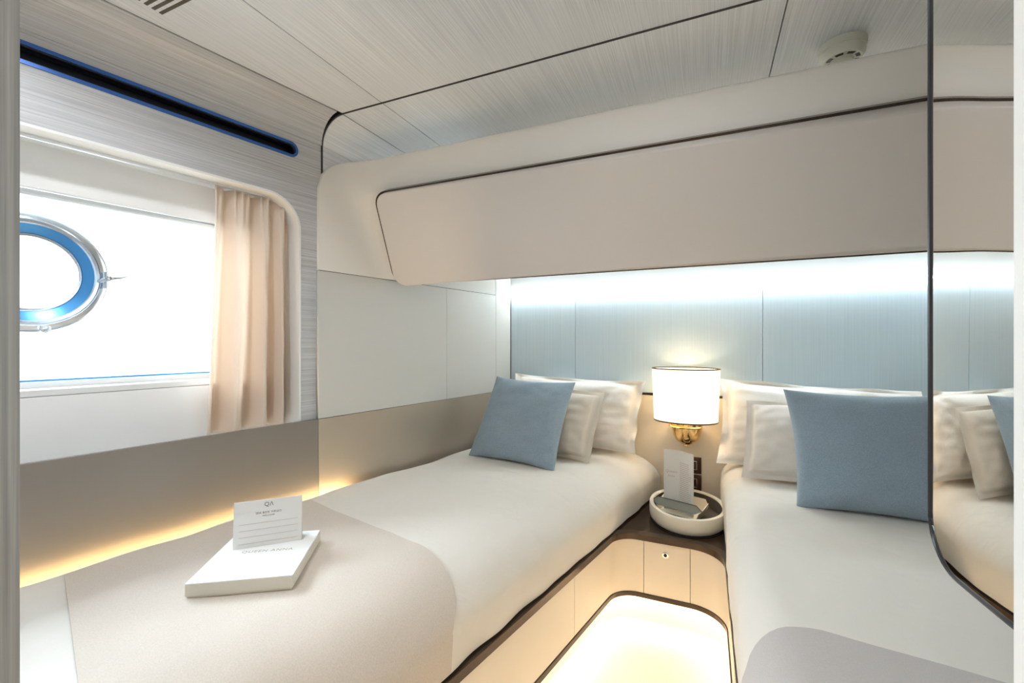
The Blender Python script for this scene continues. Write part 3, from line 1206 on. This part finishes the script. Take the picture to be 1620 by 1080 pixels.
def throwR(i, j, nu=70, nv=50):
    t_ = i / nu
    u = 0.02 + 0.955 * t_
    p = duvetR(u, 1.0)
    # far edge: rounded corner at the aisle side
    xx = p.x - RBX
    far = 1.012 - 0.13 * max(0, p.x - 0.20)
    rc = 0.14
    if xx < rc:
        q = max(0.0, min(1, (rc - xx) / rc))
        far -= 0.11 * (1 - math.sqrt(max(0, 1 - q * q * 0.98)))
    if p.z < ZD - 0.08:
        far -= 0.35 * (ZD - 0.08 - p.z)
    y = 0.26 + (far - 0.26) * j / nv
    return duvetR(u, y, 0.006 + 0.001 * nz(u * 6, y * 6, 2))


bb, _ = grid(lambda i, j: throwR(i, j), 70, 50)
thicken(bb, 0.005)
single('throw_blanket', bb, 'throw_taupe', 'taupe throw with a rounded corner lying at the foot of the right berth', 'blanket', smooth=True)


# ------------------------------------------------------------------ pillows
def pillow(name, bl, br, tr, tl, thick, mat, label, cat, flange=0.0, seed=0.0, pinch=0.05, wr=0.006, group=None, sag=0.0, pw=0.42, fw=1.0):
    bl, br, tr, tl = map(Vector, (bl, br, tr, tl))
    n0 = (br - bl).cross(tl - bl).normalized()
    if n0.y > 0:
        n0 = -n0
    N = 44

    def h_of(u, v):
        a = max(0.0, 1 - u * u)
        c = max(0.0, 1 - v * v)
        return (a ** pw) * (c ** pw)

    bb = bmesh.new()
    fr, bk = {}, {}
    for i in range(N + 1):
        for j in range(N + 1):
            # denser rows near the rim
            u = math.sin((i / N - 0.5) * PI)
            v = math.sin((j / N - 0.5) * PI)
            uu = u * (1 - pinch * (1 - v * v) * abs(u) ** 3)
            vv_ = v * (1 - pinch * (1 - u * u) * abs(v) ** 3)
            a, c = (uu + 1) / 2, (vv_ + 1) / 2
            base = bl * (1 - a) * (1 - c) + br * a * (1 - c) + tr * a * c + tl * (1 - a) * c
            if flange:
                lim = 1 - flange
                ui, vi = min(1, abs(u) / lim), min(1, abs(v) / lim)
                h = h_of(ui, vi)
                fz = max(abs(u) - lim, abs(v) - lim, 0) / flange
                wav = fw * (0.010 * fz * math.sin(6 * (u + v * 1.3) + seed) + 0.016 * fz * nz(u * 3 + seed, v * 3))
                h = h * thick / 2 + 0.0015
            else:
                h = h_of(u, v) * thick / 2
                wav = 0
            # fuller towards the lower half
            h *= 1 + sag * (-v) * 0.5
            w1 = wr * nz(u * 2.2 + seed, v * 2.2, seed) + wr * 0.5 * nz(u * 5 + seed, v * 5, seed + 4) + wr * 0.25 * nz(u * 11 + seed, v * 8, seed + 2)
            crease = wr * 0.9 * abs(nz(u * 3.5 + seed * 2, v * 3.5 - seed, 9)) * (abs(u) * abs(v)) * 2
            hf = h + (w1 - crease) * min(1, h / (thick * 0.2))
            fr[i, j] = bb.verts.new(base + n0 * (hf + wav))
            if i in (0, N) or j in (0, N):
                bk[i, j] = fr[i, j]
            else:
                hb = h - w1 * 0.4 * min(1, h / (thick * 0.2))
                bk[i, j] = bb.verts.new(base - n0 * (hb * 0.8 - wav))
    for i in range(N):
        for j in range(N):
            bb.faces.new((fr[i, j], fr[i + 1, j], fr[i + 1, j + 1], fr[i, j + 1]))
            bb.faces.new((bk[i, j + 1], bk[i + 1, j + 1], bk[i + 1, j], bk[i, j]))
    lowest = min(v.co.z for v in bb.verts)
    o = single(name, bb, mat, label, cat, group, smooth='all')
    return o


# left berth
ZM = ZD + 0.012
pillow('pillow', (-0.985, 2.265, ZM), (-0.315, 2.235, ZM - 0.010), (-0.275, 2.335, 0.955), (-1.005, 2.35, 0.975), 0.165, 'cotton',
       'white flanged pillow against the back wall on the left berth', 'pillow', flange=0.11, seed=1.3, wr=0.020, pw=0.36, fw=1.6)
pillow('throw_pillow', (-0.915, 2.07, ZM), (-0.485, 1.985, ZM - 0.008), (-0.455, 2.185, 0.905), (-0.905, 2.215, 0.93), 0.145, 'beige',
       'beige linen cushion with a flanged edge behind the blue cushion on the left berth', 'cushion', flange=0.13, seed=4.1, wr=0.010, pw=0.30, fw=0.35, pinch=0.03)
pillow('throw_pillow', (-1.060, 1.885, ZM - 0.010), (-0.598, 1.815, ZM - 0.018), (-0.577, 2.085, 0.962), (-0.965, 2.01, 0.985), 0.15, 'blue',
       'blue linen cushion leaning at the head of the left berth', 'cushion', seed=7.7, wr=0.007, sag=0.25, pinch=0.075)
# right berth
pillow('pillow', (0.045, 2.20, ZM - 0.004), (0.80, 2.22, ZM), (0.82, 2.34, 0.955), (0.066, 2.325, 0.985), 0.165, 'cotton',
       'white flanged pillow against the back wall on the right berth', 'pillow', flange=0.10, seed=9.4, wr=0.020, pw=0.36, fw=1.6)
pillow('throw_pillow', (0.135, 2.01, ZM - 0.004), (0.55, 2.00, ZM), (0.57, 2.20, 0.90), (0.165, 2.17, 0.905), 0.145, 'pale_linen',
       'pale beige cushion beside the blue cushion on the right berth', 'cushion', flange=0.13, seed=2.9, wr=0.010, pw=0.30, fw=0.5, pinch=0.03)
pillow('throw_pillow', (0.285, 1.765, ZM - 0.020), (0.735, 1.765, ZM - 0.022), (0.745, 1.905, 0.985), (0.262, 1.875, 0.985), 0.19, 'blue',
       'blue linen cushion on the right berth, cut off by the mirror edge', 'cushion', seed=12.2, wr=0.007, sag=0.2, pinch=0.075)

# ------------------------------------------------------------------ mirror panel over the foot of the right berth
MX, MY = 0.290, 0.803
MZ, MR = 0.858, 0.065
mw = thing('mirror_panel', 'tall mirror panel with thin black edge standing over the right berth', 'mirror', (MX + 0.02, 0.5, MZ))
NM = 60
MLEN = MY - 0.201
mxs = []
acc = 0.0
for k in range(NM + 1):
    s_ = MLEN * (k / NM) ** 1.3
    if k:
        ds = s_ - mxs[-1][0]
        acc += ds * math.tan(math.radians(1.5 + 23 * min(s_ - ds / 2, 0.20)))
    mxs.append((s_, MX + acc))


def mzb(s_, r_=MR):
    return MZ + (r_ - math.sqrt(max(0.0, r_ * r_ - (r_ - s_) ** 2)) if s_ < r_ else 0.0)


bb = bmesh.new()
vv = []
for s_, x in mxs:
    zb = mzb(s_) + 0.001
    wob = 0.0004
    vv.append([bb.verts.new((x + wob * nz(s_ * 9, (zb + (CEIL - 0.003 - zb) * j / 40) * 4, 3), MY - s_, zb + (CEIL - 0.003 - zb) * j / 40)) for j in range(41)])
for i in range(NM):
    for j in range(40):
        bb.faces.new((vv[i][j], vv[i + 1][j], vv[i + 1][j + 1], vv[i][j + 1]))
bmesh.ops.recalc_face_normals(bb, faces=bb.faces)
if sum(f.normal.x for f in bb.faces) < 0:
    bmesh.ops.reverse_faces(bb, faces=bb.faces)
me_back = bmesh.new()
g0 = bb.copy()
geo = bmesh.ops.extrude_face_region(bb, geom=list(bb.faces))
for v in geo['geom']:
    if isinstance(v, bmesh.types.BMVert):
        v.co.x += 0.004
g0.free()
me_back.free()
obj('mirror_glass', bb, 'mirror', mw, smooth=True)
# backing board, same outline
bb = bmesh.new()
vv = []
for s_, x in mxs:
    zb = mzb(s_)
    vv.append([bb.verts.new(p) for p in ((x + 0.005, MY - s_, zb), (x + 0.005, MY - s_, CEIL - 0.002), (x + 0.022, MY - s_, CEIL - 0.002), (x + 0.022, MY - s_, zb))])
for i in range(NM):
    for k in range(4):
        bb.faces.new((vv[i][k], vv[i][(k + 1) % 4], vv[i + 1][(k + 1) % 4], vv[i + 1][k]))
bb.faces.new(vv[0][::-1])
bb.faces.new(vv[-1])
obj('back_panel', bb, 'cream', mw)
# black edge: a slim band round the far side and the lower side
path = [(MX - 0.0005, MY, CEIL - 0.004), (MX - 0.0005, MY, 1.4), (MX - 0.0005, MY, MZ + MR)]
for k in range(1, 10):
    s_ = MR * (1 - math.cos(PI / 2 * k / 10))
    xx = next(x for q, x in mxs if q >= s_)
    path.append((xx - 0.0005, MY - s_, MZ + MR * (1 - math.sin(PI / 2 * k / 10))))
for s_, x in mxs:
    if s_ > MR:
        path.append((x - 0.0005, MY - s_, MZ))
obj('edge_frame', tube(path, 0.0026, 8), 'black', mw, smooth=True, label='thin black edge')

# ------------------------------------------------------------------ white box and tent card on the left berth
BZ = 0.608
A = Vector((-1.020, 0.5805))
B = Vector((-0.840, 0.700))
ex = (B - A).normalized()
ey = Vector((-ex.y, ex.x))
BXM = frame((A.x, A.y, BZ), (ex.x, ex.y, 0), (ey.x, ey.y, 0))
BL, BW, BH = 0.216, 0.238, 0.033
bx = thing('gift_box', 'flat white lidded box lying on the pale throw of the left berth', 'box', tuple((Vector((A.x, A.y, BZ)) + BXM.to_3x3() @ Vector((BL / 2, BW / 2, 0)))))
obj('base', xf(merge(box(0.0025, BL - 0.0025, 0.0025, BW - 0.0025, 0.0, 0.006, 0.0005, 1), box(0, BL, 0, BW, 0.005, BH - 0.003, 0.0006, 1)), BXM), 'box_side', bx, label='textured side with warm light in its cream colour')
lid = obj('lid', xf(box(0, BL, 0, BW, BH - 0.003, BH, 0.001, 2), BXM), 'box_white', bx)
TB = BXM @ Matrix.Translation((0.118, 0.128, BH + 0.0002))
text('lettering', 'QUEEN ANNA', 0.0165, TB, 'ink_pale', lid)
for w_ in (0,):
    text('lettering', 'YACHT', 0.006, BXM @ Matrix.Translation((0.118, 0.118, BH + 0.0002)), 'ink_pale', lid) if False else None

# tent card
ca = Vector((-1.075, 0.722, BZ + BH + 0.0006))
cb = Vector((-0.968, 0.834, BZ + BH + 0.0006))
cdx = (cb - ca).normalized()
clen = (cb - ca).length
cback = Vector((-cdx.y, cdx.x, 0))
cup = (Vector((0, 0, 1)) + cback * 0.16).normalized()
CM = frame(ca, cdx, cup)
card = thing('tent_card', 'white folded tent card with a small brown monogram standing on the white box', 'card', tuple((ca + cb) / 2))
CH = 0.112
front = obj('front_leaf', xf(box(0, clen, 0, CH, -0.0007, 0.0), CM), 'paper', card)
topl = ca + cup * CH
cdn = (Vector((0, 0, -1)) + cback * 0.16).normalized()
CM2 = frame(topl + Vector((0, 0, 0)), cdx, cdn)
obj('back_leaf', xf(box(0, clen, 0, CH, 0.0, 0.0007), CM2), 'paper', card)


def cm(x, y):
    return CM @ Matrix.Translation((x, y, 0.0003))


text('monogram', 'Q', 0.0145, cm(clen / 2 - 0.0045, CH - 0.0165), 'ink', front)
text('monogram', '\u039b', 0.0135, cm(clen / 2 + 0.0065, CH - 0.0165), 'ink', front)
text('lettering', 'SEA BOX VIRGO', 0.0072, cm(clen / 2, CH - 0.034), 'ink', front)
text('lettering', 'WELCOME', 0.0052, cm(clen / 2, CH - 0.041), 'ink', front)
for k in range(4):
    yy = CH - 0.056 - 0.0155 * k
    obj('ruled_line', xf(box(0.012, clen - 0.010, yy, yy + 0.0006, 0.0002, 0.0004), CM), 'ink_pale', front)

# ------------------------------------------------------------------ wall lamp
lx, ly = -0.087, 2.268
wl = thing('wall_lamp', 'lit gold wall lamp with a white drum shade above the nightstand', 'lamp', (lx, YB - 0.012, 0.66))
z0, z1 = 0.782, 1.030
shp = [(0.143, z0), (0.1525, z1), (0.1505, z1), (0.141, z0)]
SY = 0.78
sh = obj('lamp_shade', lathe(shp, lx, ly, 64, 1, SY), 'shade', wl, smooth=True, label='white drum shade')
obj('shade_trim', lathe([(0.1435, z0 - 0.003), (0.1445, z0 - 0.002), (0.1445, z0 + 0.003), (0.1405, z0 + 0.003), (0.1405, z0 - 0.003)], lx, ly, 64, 1, SY), 'bronze', sh, smooth=True)
obj('shade_trim', lathe([(0.1518, z1 - 0.002), (0.1542, z1 - 0.002), (0.1542, z1 + 0.003), (0.1500, z1 + 0.003), (0.1500, z1 - 0.002)], lx, ly, 64, 1, SY), 'bronze', sh, smooth=True)
# gold bowl below the shade
bp_ = [(0.008, 0.660), (0.030, 0.664), (0.050, 0.680), (0.062, 0.702), (0.070, 0.735), (0.073, 0.765), (0.0715, 0.765), (0.068, 0.735),
       (0.060, 0.705), (0.048, 0.684), (0.029, 0.668), (0.008, 0.664)]
GY = 2.308
obj('bowl', lathe(bp_, lx + 0.005, GY, 48), 'gold', wl, smooth=True, label='polished gold bowl')
obj('bowl_rim', lathe([(0.0745, 0.746), (0.0785, 0.750), (0.0745, 0.754), (0.0715, 0.750)], lx - 0.002, GY - 0.004, 48), 'gold', wl, smooth=True)
obj('finial', disc(0.014, 0.652, 0.664, lx + 0.005, GY, 24, bev=0.003), 'gold', wl, smooth=True)
WM = frame((lx + 0.005, YB - 0.012, 0.72), (1, 0, 0), (0, 0, 1))
obj('wall_plate', xf(disc(0.035, 0, 0.012, 0, 0, 32, bev=0.003), WM), 'gold', wl, smooth=True)
obj('stem', tube([(lx, GY, 0.662), (lx, ly, 0.76), (lx, ly, 0.85)], 0.006), 'gold', wl, smooth=True)
bl_ = obj('bulb', lathe([(0.0, 0.85), (0.012, 0.85), (0.022, 0.875), (0.027, 0.90), (0.022, 0.925), (0.008, 0.938)][1:], lx, ly, 24, close=False), 'bulb', wl, smooth=True)
l = bpy.data.lights.new('lamp_light', 'POINT')
l.energy = 1.9
l.color = (1.0, 0.79, 0.52)
l.shadow_soft_size = 0.035
lo_ = bpy.data.objects.new('lamp_light', l)
COL.objects.link(lo_)
lo_.parent = wl
lo_.location = Vector((lx, ly, 0.90)) - Vector(wl.location)

# switch plates
for k, (za, zb, lab) in enumerate(((0.500, 0.582, 'square glossy brown switch plate on the back wall, upper of two behind the leaflet'),
                                   (0.412, 0.494, 'square glossy brown switch plate on the back wall, lower of two behind the leaflet'))):
    sw = thing('switch_plate', lab, 'switch', (-0.058, YB - 0.012, za))
    obj('plate', box(-0.101, -0.017, YB - 0.020, YB - 0.012, za, zb, 0.0015), 'switch', sw)
    M4 = frame((-0.059, YB - 0.020, (za + zb) / 2), (1, 0, 0), (0, 0, 1))
    obj('bezel', xf(plate([[(-0.022, -0.022), (0.022, -0.022), (0.022, 0.022), (-0.022, 0.022)],
                           [(-0.0195, -0.0195), (0.0195, -0.0195), (0.0195, 0.0195), (-0.0195, 0.0195)]], 0.001, Matrix.Identity(4)), M4), 'chrome', sw)

# ------------------------------------------------------------------ tray on the nightstand
tx, ty = -0.072, 2.080
rot = math.atan2(ty, tx) - PI / 2
ZS = ZR1 - 0.004
tray = thing('round_tray', 'round cream leather tray with dark lining on the nightstand', 'tray', (tx, ty, ZS + 0.004))
zt0, zt1 = ZS + 0.006, 0.452
pr = [(0.139, zt0), (0.150, zt0), (0.1555, zt0 + 0.006), (0.158, zt0 + 0.02), (0.158, zt1 - 0.004), (0.156, zt1), (0.143, zt1), (0.1395, zt1 - 0.004), (0.139, zt0 + 0.012)]
EY = 1.30
obj('rim', lathe(pr, tx, ty, 80, 1, EY, rot), 'tray', tray, smooth=True)
obj('lining', merge(disc(0.1388, zt0, zt0 + 0.008, tx, ty, 80, 1, EY, rot),
                    lathe([(0.1380, zt0 + 0.008), (0.1388, zt0 + 0.008), (0.1388, zt1 - 0.005), (0.1380, zt1 - 0.005)], tx, ty, 80, 1, EY, rot)),
    'tray_lining', tray, label='dark suede lining')
obj('foot', disc(0.153, ZS, zt0, tx, ty, 80, 1, EY, rot), 'black', tray)

# leather holder with the folded leaflet
hz = zt0 + 0.0095
hc = Vector((-0.098, 2.098, hz))
hx = Vector((0.94, -0.34, 0)).normalized()
hy = Vector((0.34, 0.94, 0)).normalized()
hold = thing('leaflet_holder', 'boat shaped leather holder with a grey front inside the round tray', 'holder', tuple(hc))


def hp(x, y, z):
    return hc + hx * x + hy * y + Vector((0, 0, z))


def panel(pts, th, nrm):
    b_ = bmesh.new()
    f = [b_.verts.new(p) for p in pts]
    g_ = [b_.verts.new(Vector(p) + nrm * th) for p in pts]
    b_.faces.new(f[::-1])
    b_.faces.new(g_)
    n_ = len(pts)
    for i in range(n_):
        b_.faces.new((f[i], f[(i + 1) % n_], g_[(i + 1) % n_], g_[i]))
    return b_


# pointed front and back walls leaning outward
fp = [hp(-0.085, -0.066, 0.034), hp(0.085, -0.066, 0.034), hp(0.112, -0.056, 0.048), hp(0.085, -0.046, 0.064), hp(-0.085, -0.046, 0.064), hp(-0.112, -0.056, 0.048)]
obj('front_panel', panel(fp, 0.003, hy), 'holder_grey', hold, label='grey front panel with pointed ends')
bp2 = [hp(-0.085, 0.048, 0.0), hp(0.085, 0.048, 0.0), hp(0.100, 0.054, 0.040), hp(0.085, 0.058, 0.066), hp(-0.085, 0.058, 0.066), hp(-0.100, 0.054, 0.040)]
obj('back_panel', panel(bp2, 0.003, -hy), 'holder_cream', hold)
for sx_ in (-1, 1):
    sp = [hp(sx_ * 0.085, -0.047, 0.0), hp(sx_ * 0.085, 0.047, 0.0), hp(sx_ * 0.100, 0.054, 0.052), hp(sx_ * 0.100, 0.0, 0.040), hp(sx_ * 0.098, -0.050, 0.034)]
    obj('side_panel', panel(sp, 0.003, -hx * sx_), 'holder_cream', hold)
obj('bottom', panel([hp(-0.085, -0.048, 0), hp(0.085, -0.048, 0), hp(0.085, 0.048, 0), hp(-0.085, 0.048, 0)], 0.003, Vector((0, 0, 1))), 'holder_cream', hold)
obj('front_edge', tube([fp[5], fp[4] , fp[3], fp[2]], 0.0016, 6), 'tray_lining', hold)

lf = thing('leaflet', 'folded white leaflet printed with brown lines standing in the leather holder', 'leaflet', (-0.105, 2.02, hz + 0.004))
p0 = Vector((-0.172, 2.112, hz + 0.004))
p1 = Vector((-0.108, 2.106, hz + 0.004))
p2 = Vector((-0.0455, 2.050, hz + 0.004))
LH = 0.672 - hz - 0.004
d01 = (p1 - p0).normalized()
d12 = (p2 - p1).normalized()
LM1 = frame(p0, d01, (0, 0, 1))
LM2 = frame(p1, d12, (0, 0, 1))
w01, w12 = (p1 - p0).length, (p2 - p1).length
pg = obj('page', xf(box(0, w01, 0, LH, -0.0006, 0), LM1), 'paper', lf)
pg2 = obj('page', xf(box(0, w12, 0, LH, -0.0006, 0), LM2), 'paper', lf)
text('lettering', 'Queen', 0.016, LM1 @ Matrix.Translation((w01 / 2, LH * 0.62, 0.0002)), 'ink_pale', pg)
text('lettering', 'Anna', 0.013, LM1 @ Matrix.Translation((w01 / 2, LH * 0.55, 0.0002)), 'ink_pale', pg)
text('lettering', 'menu', 0.009, LM1 @ Matrix.Translation((w01 / 2, LH * 0.48, 0.0002)), 'ink_pale', pg) if False else None
for k in range(20):
    yy = LH * 0.80 - k * 0.0085
    wd = w12 * (0.62 + 0.25 * random.random())
    obj('printed_line', xf(box(0.006, wd, yy, yy + 0.0018, 0.0001, 0.0003), LM2), 'ink_pale', pg2)

# ------------------------------------------------------------------ downlights (overhead, out of the frame) and corridor light
for (x, y) in SPOTS:
    dl = thing('downlight', 'recessed round ceiling downlight above the foot of the left berth', 'ceiling light', (x, y, CEIL - 0.004))
    if x > -0.5:
        dl['label'] = 'recessed round ceiling downlight above the aisle between the berths'
    obj('trim_ring', lathe([(0.035, CEIL - 0.004), (0.045, CEIL - 0.004), (0.045, CEIL - 0.0002), (0.035, CEIL - 0.0002)], x, y, 32), 'chrome', dl, smooth=True)
    obj('lens', disc(0.0348, CEIL - 0.003, CEIL - 0.0003, x, y, 32), 'down_led', dl)
    l = bpy.data.lights.new('downlight_lamp', 'AREA')
    l.shape = 'DISK'
    l.size = 0.10
    l.spread = math.radians(148 if x < -0.5 else 180)
    l.energy = SPOT_POWER if x < -0.5 else SPOT_POWER * 0.45
    l.color = (0.90, 0.94, 1.0)
    o = bpy.data.objects.new('downlight_lamp', l)
    COL.objects.link(o)
    o.parent = dl
    o.location = (0, 0, -0.004)
l = bpy.data.lights.new('corridor_light', 'AREA')
l.shape = 'RECTANGLE'
l.size, l.size_y = 1.2, 0.5
l.energy = CORRIDOR_POWER
l.color = (1.0, 0.90, 0.76)
o = bpy.data.objects.new('corridor_light', l)
COL.objects.link(o)
o.location = (-0.15, -0.6, 1.98)
